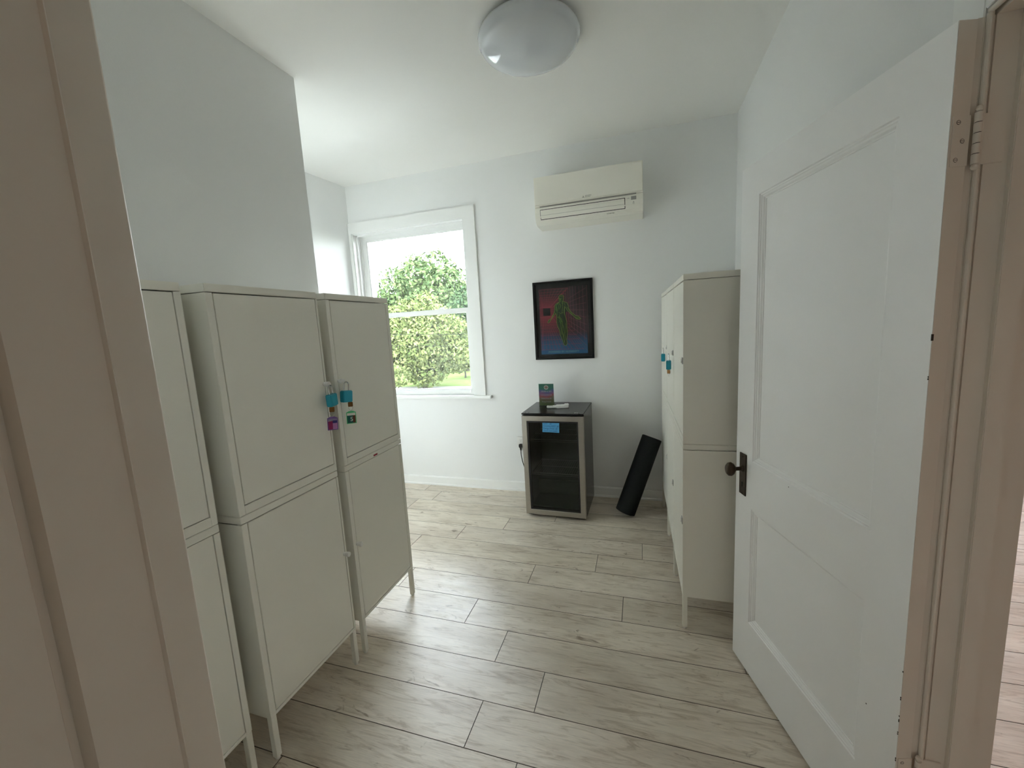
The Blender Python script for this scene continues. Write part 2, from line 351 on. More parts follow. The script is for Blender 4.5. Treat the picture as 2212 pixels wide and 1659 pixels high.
# ------------------------------------------------------------------ open door
ux, uy = -.2164 / .7722, .7413 / .7722
DW, DT, DH0, DH1 = .768, .036, .012, 2.020
door = empty('door_1', (.5858, 1.097, 0), math.atan2(uy, ux)); tags(door, 'white two panel door standing open', kind='structure')
# leaf in local frame: x along width, visible face y=0 facing +y
bm = bmesh.new()
panels = ((.113, .655, .92, 1.905), (.116, .668, .238, .727))
xs = [0, .114, .654, DW]
box(bm, (0, -DT, DH0), (.1145, 0, DH1)); box(bm, (.6535, -DT, DH0), (DW, 0, DH1))
box(bm, (.1145, -DT, 1.905), (.6535, 0, DH1)); box(bm, (.1145, -DT, .727), (.6535, 0, .92)); box(bm, (.1145, -DT, DH0), (.6535, 0, .238))
for x0, x1, z0, z1 in panels:
    x0, x1 = .1145, .6535
    box(bm, (x0, -DT + .014, z0), (x1, -.014, z1))
    prof = [(0, 0), (.003, -.0035), (.007, -.0035), (.009, -.006), (.014, -.0075), (.019, -.0115), (.022, -.0115), (.0235, -.0141)]
    rings(bm, x0, x1, z0, z1, prof); rings(bm, x0, x1, z0, z1, [(i, -DT - y) for i, y in prof])
bmesh.ops.remove_doubles(bm, verts=bm.verts, dist=.00005)
obj('door_leaf', bm, M['doorpaint'], door)
e_ = obj('door_edge', B(((-.0010, -DT + .0004, DH0), (-.0001, -.0006, DH1))), M['jamb'], door); e_['label'] = 'hinge edge in the frame colour'  # thin strip, darker and warmer than the door face
bm = bmesh.new()
rnd = random.Random(3)
for z in (1.33, 1.325, .62, .55, .545, .50, .49, .485, .455, .45, .38, .375):
    r_ = rnd.uniform(.0015, .003); box(bm, (-.0006, -.001 - r_ * 1.5, z), (.001, .0006, z + r_ * 1.6))
box(bm, (.09, -.0005, .44), (.0925, .0005, .443)); box(bm, (.435, -.006, .905), (.4375, .0004, .908))
obj('paint_chip', bm, M['chip'], door)
bm = bmesh.new()
for q_, z_ in ((-.0007, 1.415), (-.0007, 1.409)): box(bm, (q_ - .0006, -.003, z_), (.0008, .0006, z_ + .008))
obj('paint_chip', bm, M['chip'], door)
# lock plate and knob
bm = bmesh.new(); box(bm, (.690, 0, .762), (.738, .004, .935), .0018)
pl = obj('lock_plate', bm, M['bronze'], door); tags(pl, 'long bronze lock plate')
bm = bmesh.new(); cyl(bm, (.714, .004, .812), (.714, .0048, .812), .005, n=14); box(bm, (.7115, .0035, .796), (.7165, .0048, .812))
obj('keyhole', bm, M['darkgap'], pl)
bm = bmesh.new(); cyl(bm, (.714, .002, .765), (.714, .0055, .772), .003, n=8); cyl(bm, (.714, .003, .922), (.714, .0055, .922), .0035, n=10)
obj('screw', bm, M['bronze'], pl)
bm = bmesh.new()
mm = Matrix.Translation((.714, 0, .872)) @ Matrix.Rotation(R(-90), 4, 'X')
lathe(bm, [(0, .004), (.014, .004), (.0135, .008), (.008, .012), (.0075, .030), (.012, .035), (.0215, .041), (.0265, .050), (.025, .060), (.017, .068), (.0, .072)], mm, 28)
for v in bm.verts:
    if v.co.y > .033: v.co.x = .714 + (v.co.x - .714) * .82; v.co.z = .872 + (v.co.z - .872) * 1.08
obj('door_knob', bm, M['bronze'], pl, smooth=True)
bm = bmesh.new(); mm = Matrix.Translation((.714, -DT, .872)) @ Matrix.Rotation(R(90), 4, 'X')
lathe(bm, [(0, 0), (.014, .0), (.0135, .004), (.008, .008), (.0075, .026), (.012, .031), (.0265, .046), (.017, .064), (0, .068)], mm, 24); box(bm, (.690, -DT - .004, .762), (.738, -DT, .935), .0015)
obj('door_knob', bm, M['bronze'], door, smooth=True)
# hinges (world placed, as children: door-fixed leaf, jamb leaf, knuckle)
inv = door.matrix_world
for z0 in (1.755, .29):
    hg = empty('hinge', (0, 0, 0)); hg.parent = door
    bm = bmesh.new(); box(bm, (-.0026, -.0375, z0), (.0002, -.004, z0 + .094), .0004)
    for zz, yy in ((.012, -.014), (.047, -.024), (.082, -.014)): cyl(bm, (-.0030, yy, z0 + zz), (-.0024, yy, z0 + zz), .0034, n=14)
    lf = obj('hinge_leaf', bm, M['jamb'], hg)
    for zz, yy in ((.012, -.014), (.047, -.024), (.082, -.014)):
        bm = bmesh.new(); tube(bm, [(-.0027, yy + .0038 * math.cos(t), z0 + zz + .0038 * math.sin(t)) for t in [2 * math.pi * k / 16 for k in range(16)]], .0004, 5, closed=True); box(bm, (-.0032, yy - .003, z0 + zz - .0004), (-.0028, yy + .003, z0 + zz + .0004)); obj('screw_slot', bm, M['darkgap'], lf)
    # knuckle in local frame, pin near (.632,1.100) world
    dx, dy = .6315 - .5858, 1.1005 - 1.097; kx, ky = dx * ux + dy * uy, -dx * uy + dy * ux
    bm = bmesh.new(); n5 = 5
    for k in range(n5): cyl(bm, (kx, ky, z0 + .0965 * k / n5 + .0004), (kx, ky, z0 + .0965 * (k + 1) / n5 - .0010), .0062, n=18)
    b2 = bmesh.new(); cyl(b2, (kx, ky, z0), (kx, ky, z0 + .095), .0050, n=14); obj('hinge_pin', b2, M['chip'], hg)
    mm = Matrix.Translation((kx, ky, 0)); lathe(bm, [(0, z0 - .011), (.004, z0 - .010), (.0058, z0 - .006), (.004, z0 - .001), (.0055, z0)], mm, 14)
    lathe(bm, [(.0055, z0 + .0965), (.004, z0 + .0975), (.006, z0 + .102), (.004, z0 + .107), (0, z0 + .108)], mm, 14)
    box(bm, (-.0012, ky, z0 + .001), (kx, ky + .012, z0 + .094)) if False else None
    obj('hinge_knuckle', bm, M['jamb'], hg, smooth=True)
    bm = bmesh.new(); box(bm, (.637, YJF - .003, z0), (.679, YJF + .001, z0 + .094), .0007)
    for xx, zz in ((.668, .014), (.655, .047), (.668, .08)): cyl(bm, (xx, YJF - .0034, z0 + zz), (xx, YJF - .0028, z0 + zz), .0036, n=14)
    th = math.atan2(uy, ux); T = (Matrix.Translation((.5858, 1.097, 0)) @ Matrix.Rotation(th, 4, 'Z')).inverted()
    for v in bm.verts: v.co = T @ v.co
    obj('hinge_leaf', bm, M['jamb'], hg)

# ------------------------------------------------------------------ cabinets
CW, CD, CH, LEG = .45, .47, .75, .17
def cabinet_unit(name, base_z, legs, knob_side, topgap, plate=True):
    """local frame: x in [-CW/2, CW/2], front at y=0 facing -y, z from 0 (floor)"""
    hx = CW / 2; z0, z1 = base_z + (0 if legs else .0018), base_z + CH; root = empty(name, (0, 0, 0))
    bm = bmesh.new(); s = .0012; rb = .012 if legs else .030; st = .0225; sr = .009 if knob_side > 0 else .020
    zt = z1 - .025 - .0024
    for a, b in (((-hx + s, .0004, z0), (-hx + st, .02, zt)), ((hx - sr, .0004, z0), (hx - s, .02, zt)), ((-hx + st, 0, z0), (hx - sr, .02, z0 + rb)),
                 ((-hx, 0, z0), (-hx + s, CD, zt)), ((hx - s, 0, z0), (hx, CD, zt)), ((-hx, CD - s, z0), (hx, CD, zt)), ((-hx + s, .02, z0), (hx - s, CD - s, z0 + s)),
                 ((-hx + .02, .028, z0 + .36), (hx - .02, CD - .02, z0 + .375))):
        box(bm, a, b, .0008 if b[1] <= .02 or True else 0, 1)
    obj('body', bm, M['cab'], root)
    bm = bmesh.new(); box(bm, (-hx, 0, z1 - .025), (hx, CD, z1), .0015)
    lid = obj('lid', bm, M['cab'], root)
    g = .0030
    bm = bmesh.new(); box(bm, (-hx + st + g, .0008, z0 + rb + g), (hx - sr - g, .019, z1 - .025 - topgap), .0012)
    d = obj('cabinet_door', bm, M['cab'], root)
    xk = (hx - .028) if plate else ((hx - .016) if knob_side > 0 else -hx + .024); zk = z0 + CH / 2
    if plate:
     bm = bmesh.new(); box(bm, (xk - .015, -.0025, zk - .015), (xk + .015, .001, zk + .015), .001)
     cyl(bm, (xk, -.0035, zk), (xk, -.002, zk), .010, n=20)
     lt = obj('latch_plate', bm, M['latch'], d, smooth=False)
    bm = bmesh.new(); mm = Matrix.Translation((xk, 0, zk)) @ Matrix.Rotation(R(90), 4, 'X')
    lathe(bm, [(0, .0), (.0085, .0), (.0085, .0030), (.0095, .0035), (.0098, .0065), (.0085, .0078), (0, .0080)] if plate else [(.0, .0), (.0085, .0), (.0085, .006), (.007, .008), (.007, .011), (.0100, .0125), (.0108, .024), (.009, .027), (0, .0275)], mm, 20)
    obj('latch_knob', bm, M['cabwhite'], d, smooth=True)
    if legs:
        for sx in (-1, 1):
            for yy in (.011, CD - .011):
                bm = bmesh.new(); cx = sx * (hx - .0115)
                box(bm, (cx - .0105, yy - .0105, .010), (cx + .0105, yy + .0105, z0 + .001), .0012)
                lg = obj('leg', bm, M['cab'], root)
                bm = bmesh.new(); cyl(bm, (cx, yy, 0), (cx, yy, .011), .0080, .0100, n=16)
                obj('foot', bm, M['cabwhite'], lg)
    return root
up = cabinet_unit('metal_cabinet', .92, False, 1, .004)
lo = cabinet_unit('metal_cabinet', .17, True, 1, .002)
upM = cabinet_unit('metal_cabinet', .92, False, 1, .004, False)
loM = cabinet_unit('metal_cabinet', .17, True, 1, .004, False)
upL = cabinet_unit('metal_cabinet', .92, False, -1, .004, False)
loL = cabinet_unit('metal_cabinet', .17, True, -1, .002, False)
def copy_tree(o, parent=None):
    c = o.copy(); C.objects.link(c); c.parent = parent
    for ch in [x for x in o.children]: copy_tree(ch, c)
    return c
used = set()
def place(proto, loc, rz, label, group):
    o = proto if proto.name not in used else copy_tree(proto)
    used.add(proto.name); o.location = loc; o.rotation_euler = (0, 0, rz)
    tags(o, label, 'cabinet', group); return o
def cab_frame(side, x, y, r):
    a = Vector((math.sin(r), math.cos(r), 0)); c = Vector((x, y, 0)) + a * CW / 2
    return c, (math.pi / 2 - r if side == 'L' else -math.pi / 2 - r)
GL, GR = 'locker cabinets along the projecting wall', 'locker cabinets beside the open door'
cabs = {}
for key, side, x, y, r, ks, lu, ll in (
    ('L1', 'L', -1.2873, .432, 0, -1, 'upper grey-white metal locker nearest the camera, half hidden by the near jamb', 'lower grey-white metal locker on legs nearest the camera, half hidden by the near jamb'),
    ('L2', 'L', -1.2543, .9282, .006, 1, 'upper grey-white metal locker with blue padlock and purple tag, middle of its row', 'lower grey-white metal locker on legs, middle one of the row at the projecting wall'),
    ('L3', 'L', -1.2521, 1.4243, -.0065, -1, 'upper grey-white metal locker with blue padlock and green tag, overlapping the window', 'lower grey-white metal locker on legs with a small red sticker on its rim'),
    ('R1', 'R', .1731, 1.9334, -.0178, 1, 'upper grey-white metal locker without padlock, plain side towards the open door', 'lower grey-white metal locker on legs, plain side towards the open door'),
    ('R2', 'R', .1655, 2.398, -.022, 1, 'upper grey-white metal locker with blue padlock and key, middle of the row behind the door', 'lower grey-white metal locker on legs, middle one of the row behind the door'),
    ('R3', 'R', .1601, 2.865, -.0341, 1, 'upper grey-white metal locker with keyless blue padlock, farthest in its row', 'lower grey-white metal locker on legs, with the black mat leaning on it')):
    c, rz = cab_frame(side, x, y, r); cabs[key] = (c, rz)
    u = place((upM if side == 'L' else up) if ks > 0 else upL, c, rz, lu, GL if side == 'L' else GR)
    l = place((loM if side == 'L' else lo) if ks > 0 else loL, c, rz, ll, GL if side == 'L' else GR)
    if key == 'L3':
        bm = bmesh.new(); box(bm, (-.018, -.0008, .8995), (.012, .0006, .9075)); s_ = obj('sticker', bm, M['red'], l); s_['label'] = 'small dark red sticker'
def cab_pt(key, x, y, z):
    c, rz = cabs[key]; return c + Matrix.Rotation(rz, 3, 'Z') @ Vector((x, y, z))
# finger gaps: dark slot above two doors (real slot = door top lowered): small dark hinge blocks stay inside

# ------------------------------------------------------------------ padlocks, keys, tags
def padlock(label, group, at, rz, tilt=0):
    root = empty('padlock', at, 0); root.rotation_euler = (0, tilt, rz); tags(root, label, 'padlock', group)
    bm = bmesh.new(); box(bm, (-.0235, -.0128, -.088), (.0235, .0128, -.038), .003, 2)
    obj('lock_body', bm, M['blue'], root, smooth=True)
    bm = bmesh.new(); pts = [(-.0115, 0, -.045), (-.0115, 0, -.012)] + [(-.0115 * math.cos(t), 0, -.012 + .0115 * math.sin(t)) for t in [math.pi * k / 10 for k in range(1, 10)]] + [(.0115, 0, -.012), (.0115, 0, -.045)]
    tube(bm, pts, .0028, 10); obj('shackle', bm, M['steel'], root, smooth=True)
    return root
def key_set(label, group, at, rz, tag=None, tilt=0):
    root = empty('key', at, 0); root.rotation_euler = (0, tilt, rz); tags(root, label, 'key', group)
    bm = bmesh.new(); box(bm, (-.0100, -.0018, -.024), (.0100, .0018, -.003), .0015); box(bm, (-.003, -.001, -.003), (.003, .001, .004)); obj('key_head', bm, M['brass'], root)
    bm = bmesh.new(); rc = -.022 - .007 if tag else -.020
    tube(bm, [(.0085 * math.cos(t), .002 * math.sin(t), rc + .0105 * math.sin(t)) for t in [2 * math.pi * k / 20 for k in range(20)]], .0008, 6, closed=True)
    if tag: tube(bm, [(.001, 0, rc - .010), (.002, .0005, rc - .022)], .0009, 6)
    else: tube(bm, [(0, 0, rc - .010), (0, .0005, rc - .020)], .0009, 6)
    obj('key_ring', bm, M['steel'], root, smooth=True)
    if tag:
        zt = rc - .020; frame_m, prints = tag
        bm = bmesh.new(); w2, h = .0200, .050
        rings(bm, -w2, w2, zt - h, zt, [(0, -.0015), (.0028, -.0015), (.0028, .0015), (0, .0015), (0, -.0015)])
        extrude(bm, [(-w2, zt), (-.008, zt + .006), (.008, zt + .006), (w2, zt)], -.0015, .0015, 'y')
        tg = obj('tag_frame', bm, M[frame_m], root)
        for nm, a, b, m_ in prints:
            obj(nm, B(((a[0], -.0008, zt + a[1]), (b[0], .0008, zt + b[1]))), m_, tg)
        return root, tg, zt
    return root
M['magenta'] = mat('insert_magenta', (.28, .01, .10), .5); M['pink'] = mat('insert_pink', (.50, .22, .48), .5); M['navy'] = mat('insert_navy', (.03, .03, .20), .5)
M['dgreen'] = mat('insert_green', (.0, .10, .08), .5); M['brown'] = mat('insert_brown', (.10, .03, .01), .5); M['lav'] = mat('insert_lavender', (.30, .26, .42), .5)
GP = 'blue padlocks on the lockers'
hx = CW / 2
p = cab_pt('L2', hx - .019, -.030, 1.297 - .004); rzL = math.pi / 2
padlock('blue padlock above the purple key tag, on the middle locker', GP, p, rzL + R(8), R(-4))
q = p + Vector((0, 0, -.088))
rt, tg, zt = key_set('bronze key with purple-framed tag hanging from a blue padlock', 'keys in the padlocks', q + Vector((.001, -.003, 0)), rzL - R(42), ('purple', (('tag_insert', (-.0170, -.0472), (.0, -.013), M['magenta']), ('tag_insert', (.0, -.0472), (.0170, -.022), M['pink']), ('tag_insert', (.0, -.022), (.0170, -.011), M['navy']), ('tag_insert', (-.0170, -.011), (.0170, -.003), M['lav']))), R(3))
p = cab_pt('L3', -hx + .030, -.034, 1.297 - .004)
padlock('blue padlock above the green key tag, on the locker by the window', GP, p, rzL - R(14), R(6))
rt, tg, zt = key_set('bronze key with green-framed tag hanging from a blue padlock', 'keys in the padlocks', p + Vector((.0, .012, -.088)), rzL - R(45), ('green', (('tag_insert', (-.0170, -.0472), (.006, -.014), M['dgreen']), ('tag_insert', (.006, -.0472), (.0170, -.014), M['brown']))), R(2))
text('tag_number', '5', .026, M['lettering'], tg, (.001, -.0011, zt - .031))
p = cab_pt('R2', hx - .028, -.0225, 1.297 - .004)
padlock('blue padlock with a key below it, on the locker behind the door', GP, p, -math.pi / 2 - R(4))
key_set('bronze key with a bare ring in a blue padlock behind the door', 'keys in the padlocks', p + Vector((0, 0, -.088)), -math.pi / 2 + R(50))
p = cab_pt('R3', hx - .040, -.0225, 1.297 - .004)
padlock('blue padlock without a key, on the farthest locker', GP, p, -math.pi / 2 - R(2))

# ------------------------------------------------------------------ ceiling light
cl = empty('ceiling_light', (-.4965, 2.105, ZC)); tags(cl, 'round glossy opal dome light on the ceiling, switched off', 'lamp')
bm = bmesh.new(); lathe(bm, [(0, 0), (.19, 0), (.19, -.025), (0, -.025)]); obj('lamp_base', bm, M['white'], cl, smooth=True)
bm = bmesh.new(); pr = [(.205, -.012), (.232, -.014), (.240, -.022), (.243, -.034), (.240, -.045), (.231, -.054)]
for k in range(1, 15):
    a = math.pi / 2 * k / 14; pr.append((.231 * math.cos(a) if k < 14 else 0, -.054 - .066 * math.sin(a)))
lathe(bm, pr, None, 96); obj('lamp_shade', bm, M['dome'], cl, smooth=True)

# ------------------------------------------------------------------ air conditioner
AX0, AX1 = -.766, .021
ac = empty('air_conditioner', (0, YB, 2.25)); tags(ac, 'white wall mounted air conditioner above the framed poster', 'air conditioner')
ac.location = (0, 0, 0); yf = YB - .228
bm = bmesh.new()
body = [(YB, 2.592), (yf + .012, 2.592), (yf + .004, 2.588), (yf + .004, 2.387), (yf + .016, 2.383), (yf + .016, 2.376), (yf + .002, 2.370), (yf + .001, 2.335), (yf + .006, 2.305), (yf + .018, 2.28), (yf + .036, 2.262), (yf + .06, 2.252), (YB, 2.248)]
extrude(bm, body, AX0, AX1, 'x'); obj('housing', bm, M['acwhite'], ac)
bm = bmesh.new(); box(bm, (AX0 + .001, yf - .004, 2.389), (AX1 - .001, yf + .006, 2.590), .003, 3)
fp = obj('front_panel', bm, M['acwhite'], ac)
bm = bmesh.new(); box(bm, (AX0 + .036, yf + .0125, 2.372), (AX1 - .045, yf + .015, 2.386)); obj('recess_shade', bm, M['acgrey'], ac)  # grey strip puts the shade of the recess under the panel into colour
# outlet recess + vane following the curve
vx0, vx1 = AX0 + .044, AX1 - .126
def curve_strip(zlist, off, x0, x1, bm, thick=.0016):
    ys = [yf + d for d in zlist[1]]; pts = list(zip(ys, zlist[0])); out = [(y - off, z - off * .5) for y, z in pts]; inn = [(y - off + thick, z - off * .5) for y, z in pts]
    extrude(bm, out + inn[::-1], x0, x1, 'x')
zz = (2.353, 2.335, 2.315, 2.300, 2.290); yy = (.0013, .0010, .0042, .0085, .0130)
bm = bmesh.new(); curve_strip(((2.3565,) + zz + (2.285,), (.0015,) + yy + (.0155,)), .0005, vx0 - .0035, vx1 + .0045, bm); obj('outlet_recess', bm, M['darkgap'], ac)
bm = bmesh.new(); curve_strip((zz, yy), .0035, vx0, vx1, bm, .0026); obj('air_vane', bm, M['acwhite'], ac)
bm = bmesh.new(); curve_strip(((2.3165, 2.3150), (.0040, .0044)), .0042, vx0 + .002, vx1 - .002, bm, .0006); obj('vane_crease', bm, M['acgrey'], ac)
ds = bmesh.new(); box(ds, (-.060, yf - .0002, 2.336), (-.024, yf + .002, 2.360)); d_ = obj('display_window', ds, M['acgrey'], ac)
def rhomb(bm, cx, cz, s, ang, y):
    c, sn = math.cos(ang), math.sin(ang); pts = [(0, 0), (.5 * s, .866 * s), (0, 1.732 * s), (-.5 * s, .866 * s)]
    vs = [(cx + x * c - z * sn, cz + x * sn + z * c) for x, z in pts]; extrude(bm, vs, y, y + .0006, 'y')
def logo(parent, cx, cz, s, y):
    bm = bmesh.new()
    for a in (0, R(120), R(240)): rhomb(bm, cx, cz, s, a, y)
    obj('logo', bm, M['greyprint'], parent)
logo(fp, -.396, 2.402, .0052, yf - .0045)
text('lettering', 'MITSUBISHI\nELECTRIC', .0088, M['greyprint'], fp, (-.382, yf - .0044, 2.4045), align='LEFT')
text('lettering', 'i-see', .010, M['greyprint'], ac, (-.080, yf + .0004, 2.350))
logo(ac, -.043, 2.320, .004, yf + .0006)
text('lettering', 'R32', .008, M['greyprint'], ac, (-.043, yf + .001, 2.309))
text('lettering', 'INVERTER', .012, M['greyprint'], ac, (-.205, yf + .0235, 2.268), rot=(R(52), 0, 0))
for xx in (-.66, -.60, -.30, -.12):
    pass

# ------------------------------------------------------------------ framed poster
PX0, PX1, PZ0, PZ1 = -.866, -.371, 1.196, 1.842
pc = empty('framed_poster', (0, YB, 0)); pc.location = (0, 0, 0)
tags(pc, 'black framed poster of a green figure on a red and blue grid', 'picture')
bm = bmesh.new(); py = YB - .022
rings(bm, PX0, PX1, PZ0, PZ1, [(0, YB - .001), (0, py), (.003, py - .003), (.016, py - .003), (.019, py), (.019, YB - .006), (0, YB - .001)])
obj('picture_frame', bm, M['frameblk'], pc)
obj('mat_board', B(((PX0 + .018, YB - .008, PZ0 + .018), (PX1 - .018, YB - .002, PZ1 - .018))), M['matblk'], pc)
AX, BX, AZ, BZ = PX0 + .050, PX1 - .052, PZ0 + .044, PZ1 - .052
def poster_mat():
    m, nt, b = new_mat('poster_print'); N, L = nt.nodes, nt.links
    tc = N.new('ShaderNodeTexCoord'); sp = N.new('ShaderNodeSeparateXYZ'); L.new(tc.outputs['Object'], sp.inputs[0])
    rz = N.new('ShaderNodeValToRGB'); e = rz.color_ramp.elements
    e[0].position = 0; e[0].color = (0.017, 0.119, 0.272, 1); e[1].position = 1; e[1].color = (0.031, 0.017, 0.020, 1)
    for p_, c_ in ((.16, (0.017, 0.093, 0.204)), (.27, (0.020, 0.043, 0.102)), (.33, (0.085, 0.020, 0.034)), (.5, (0.093, 0.014, 0.020)), (.75, (0.068, 0.014, 0.020))):
        x = e.new(p_); x.color = (*c_, 1)
    mz = N.new('ShaderNodeMapRange'); mz.inputs[1].default_value = AZ; mz.inputs[2].default_value = BZ; L.new(sp.outputs['Z'], mz.inputs[0]); L.new(mz.outputs[0], rz.inputs[0])
    mxr = N.new('ShaderNodeMapRange'); mxr.inputs[1].default_value = AX + .12; mxr.inputs[2].default_value = AX + .30; mxr.inputs[3].default_value = 1; mxr.inputs[4].default_value = .35; L.new(sp.outputs['X'], mxr.inputs[0])
    # only the red part fades to the right
    mix = N.new('ShaderNodeMix'); mix.data_type = 'RGBA'; L.new(mxr.outputs[0], mix.inputs['Factor']); mix.inputs['A'].default_value = (.014, .014, .018, 1)
    L.new(rz.outputs[0], mix.inputs['B'])
    mz2 = N.new('ShaderNodeMapRange'); mz2.inputs[1].default_value = AZ + .13; mz2.inputs[2].default_value = AZ + .17; L.new(sp.outputs['Z'], mz2.inputs[0])
    m3 = N.new('ShaderNodeMix'); m3.data_type = 'RGBA'; L.new(mz2.outputs[0], m3.inputs['Factor']); L.new(rz.outputs[0], m3.inputs['A']); L.new(mix.outputs['Result'], m3.inputs['B'])
    vd = N.new('ShaderNodeVectorMath'); vd.operation = 'DISTANCE'; L.new(tc.outputs['Object'], vd.inputs[0]); vd.inputs[1].default_value = (AX + (BX - AX) * .155, YB - .009, BZ - (BZ - AZ) * .355)
    mg = N.new('ShaderNodeMapRange'); mg.inputs[1].default_value = .02; mg.inputs[2].default_value = .15; mg.inputs[3].default_value = .85; mg.inputs[4].default_value = 0; L.new(vd.outputs['Value'], mg.inputs[0])
    m4 = N.new('ShaderNodeMix'); m4.data_type = 'RGBA'; L.new(mg.outputs[0], m4.inputs['Factor']); L.new(m3.outputs['Result'], m4.inputs['A']); m4.inputs['B'].default_value = (.22, .018, .03, 1)
    L.new(m4.outputs['Result'], b.inputs['Base Color']); b.inputs['Roughness'].default_value = .6
    return m
pr_ = obj('poster_print', B(((AX, YB - .0095, AZ), (BX, YB - .008, BZ))), poster_mat(), pc)
M['redline'] = mat('print_red_line', (.42, .05, .08), .6); M['pinkline'] = mat('print_pink_line', (.32, .10, .14), .6); M['lime'] = mat('print_lime', (.36, .56, .08), .6); M['dlime'] = mat('print_dark_green', (.018, .045, .010), .6); M['mlime'] = mat('print_mid_green', (.10, .24, .04), .6); M['cyan'] = mat('print_cyan', (.18, .42, .48), .6); M['blk'] = mat('print_black', (.010, .011, .011), .6); M['orange'] = mat('print_orange', (.40, .12, .06), .6)
def line2(bm, p0, p1, wd, y):
    a, b = Vector((p0[0], 0, p0[1])), Vector((p1[0], 0, p1[1])); d = (b - a)
    if d.length < 1e-6: return
    d.normalize(); n = Vector((-d.z, 0, d.x)) * wd / 2
    bm.faces.new([bm.verts.new(v + Vector((0, y, 0))) for v in (a - n, b - n, b + n, a + n)])
def P(u, v): return (AX + (BX - AX) * u, BZ - (BZ - AZ) * v)
bm = bmesh.new(); yl = YB - .0099; cx, cz = P(.155, .355)
CRN = [P(0, .0), P(.62, 0.0), P(.62, .69), P(0, .69)]
hw = .031
for k in range(13):                                                    # ceiling / floor grid of the red tunnel
    t = k / 12; u = .62 * t
    xi = cx - hw + 2 * hw * t
    for v0, ve in ((.02, -1), (.93, 1)):
        x0, z0 = P(u * 1.35 - .12 * (1 - t), v0); x0 = min(max(x0, AX), P(.62, 0)[0] + (.18 if ve > 0 else 0) * (BX - AX))
        line2(bm, (xi, cz - ve * hw), (x0, z0), .0015, yl)
for k in range(7):
    t = k / 6; line2(bm, (cx - hw, cz - hw + 2 * hw * t), (AX, cz + (t - .5) * .24), .0016, yl)
    line2(bm, (cx + hw, cz - hw + 2 * hw * t), (cx + .135, cz + (t - .5) * .30), .0016, yl)
g_ = 1.0
for k in range(12):                                                    # horizontal rungs thickening to the vanishing square
    v = .02 + .27 * (1 - (1 - k / 11) ** 1.8); xr_ = P(.62 - .26 * k / 11, 0)[0]
    line2(bm, (AX, P(0, v)[1]), (xr_, P(0, v)[1]), .0016, yl); 
    vv = .93 - .50 * (1 - (1 - k / 11) ** 1.8); line2(bm, (AX, P(0, vv)[1]), (P(.62 + (.3 - .5 * k / 11), 0)[0], P(0, vv)[1]), .0015, yl)
for k in range(4):
    u = .62 - .045 * k; line2(bm, P(u, .02 + .035 * k), P(u, .62 - .05 * k), .0015, yl)
obj('grid_lines', bm, M['redline'], pr_)
bm = bmesh.new()
for k in range(7):                                                     # right-hand wall grid
    u = .66 + .055 * k + .003 * k * k; line2(bm, P(u, .0), P(u + .012, .60 + .05 * k), .0016, yl)
for k in range(9):
    v0, v1 = .17 + .052 * k, .04 + .107 * k; line2(bm, P(.62, v0 * 1.05), P(.99, min(v1, .97)), .0015, yl)
for k in range(4): line2(bm, P(.60, .60 + .03 * k), P(.98 - .06 * k, .95), .0012, yl)
obj('grid_lines', bm, M['pinkline'], pr_)
bm = bmesh.new(); box(bm, (cx - hw, YB - .0101, cz - hw), (cx + hw, YB - .0094, cz + hw)); obj('dark_square', bm, M['blk'], pr_)
# generic glowing figure, seen in zoomed pixel coordinates of its print
def Zp(x, y):   # from picture plane: px measured on the print, corrected for its skew
    u = (x - (418 + (y - 400) * .040)) / 632; v = (y - (410 - (x - 420) * .075 * (1 - (y - 400) / 900))) / (895 + (x - 420) * .02)
    return P(u, v)
outl = [(722, 492), (745, 496), (757, 520), (755, 550), (748, 575), (740, 585), (775, 590), (805, 605), (818, 640), (825, 680), (850, 720), (885, 755), (920, 785), (950, 788), (985, 825), (960, 836), (925, 825), (900, 795), (860, 760), (815, 715), (785, 668), (770, 650), (770, 700), (765, 745), (785, 800), (800, 870), (803, 940), (812, 1000), (808, 1060), (800, 1120), (808, 1170), (790, 1198), (765, 1185), (740, 1110), (712, 1040), (705, 985), (680, 930), (665, 870), (665, 810), (660, 770), (652, 740), (620, 785), (585, 830), (560, 872), (543, 868), (556, 830), (590, 818), (622, 760), (640, 700), (635, 650), (650, 620), (685, 600), (705, 590), (698, 560), (690, 535), (698, 505)]
bm = bmesh.new(); pp = [Zp(*q) for q in outl]; f = bm.faces.new([bm.verts.new((x, YB - .0103, z)) for x, z in pp]); bmesh.ops.triangulate(bm, faces=[f])
obj('figure_print', bm, M['dlime'], pr_)
bm = bmesh.new()
for a, b in zip(pp, pp[1:] + pp[:1]): line2(bm, a, b, .0017, YB - .0106)
for s_ in ([(700, 600), (690, 660), (672, 720), (668, 780)], [(770, 650), (764, 700), (770, 745)], [(668, 800), (700, 790), (735, 830), (745, 900), (738, 960), (745, 1020), (765, 1100), (770, 1160)], [(745, 900), (765, 960), (775, 1040), (790, 1120)], [(735, 585), (745, 620)], [(698, 530), (720, 575), (715, 590)], [(745, 600), (742, 680), (735, 745)], [(700, 610), (720, 640), (700, 690)], [(760, 600), (780, 640)], [(690, 730), (720, 750), (750, 735)], [(700, 760), (705, 800)], [(720, 900), (728, 980), (735, 1040)], [(785, 880), (790, 950), (788, 1020)], [(640, 720), (610, 770), (590, 800)], [(800, 660), (840, 720), (880, 770)], [(905, 800), (940, 805), (970, 815)], [(920, 812), (955, 826)], [(560, 835), (575, 850)], [(755, 1020), (762, 1090), (775, 1150)], [(705, 515), (725, 510), (745, 520)], [(715, 540), (735, 545)]):
    q = [Zp(*v) for v in s_]
    for a, b in zip(q, q[1:]): line2(bm, a, b, .0012, YB - .0106)
obj('figure_outline', bm, M['lime'], pr_)
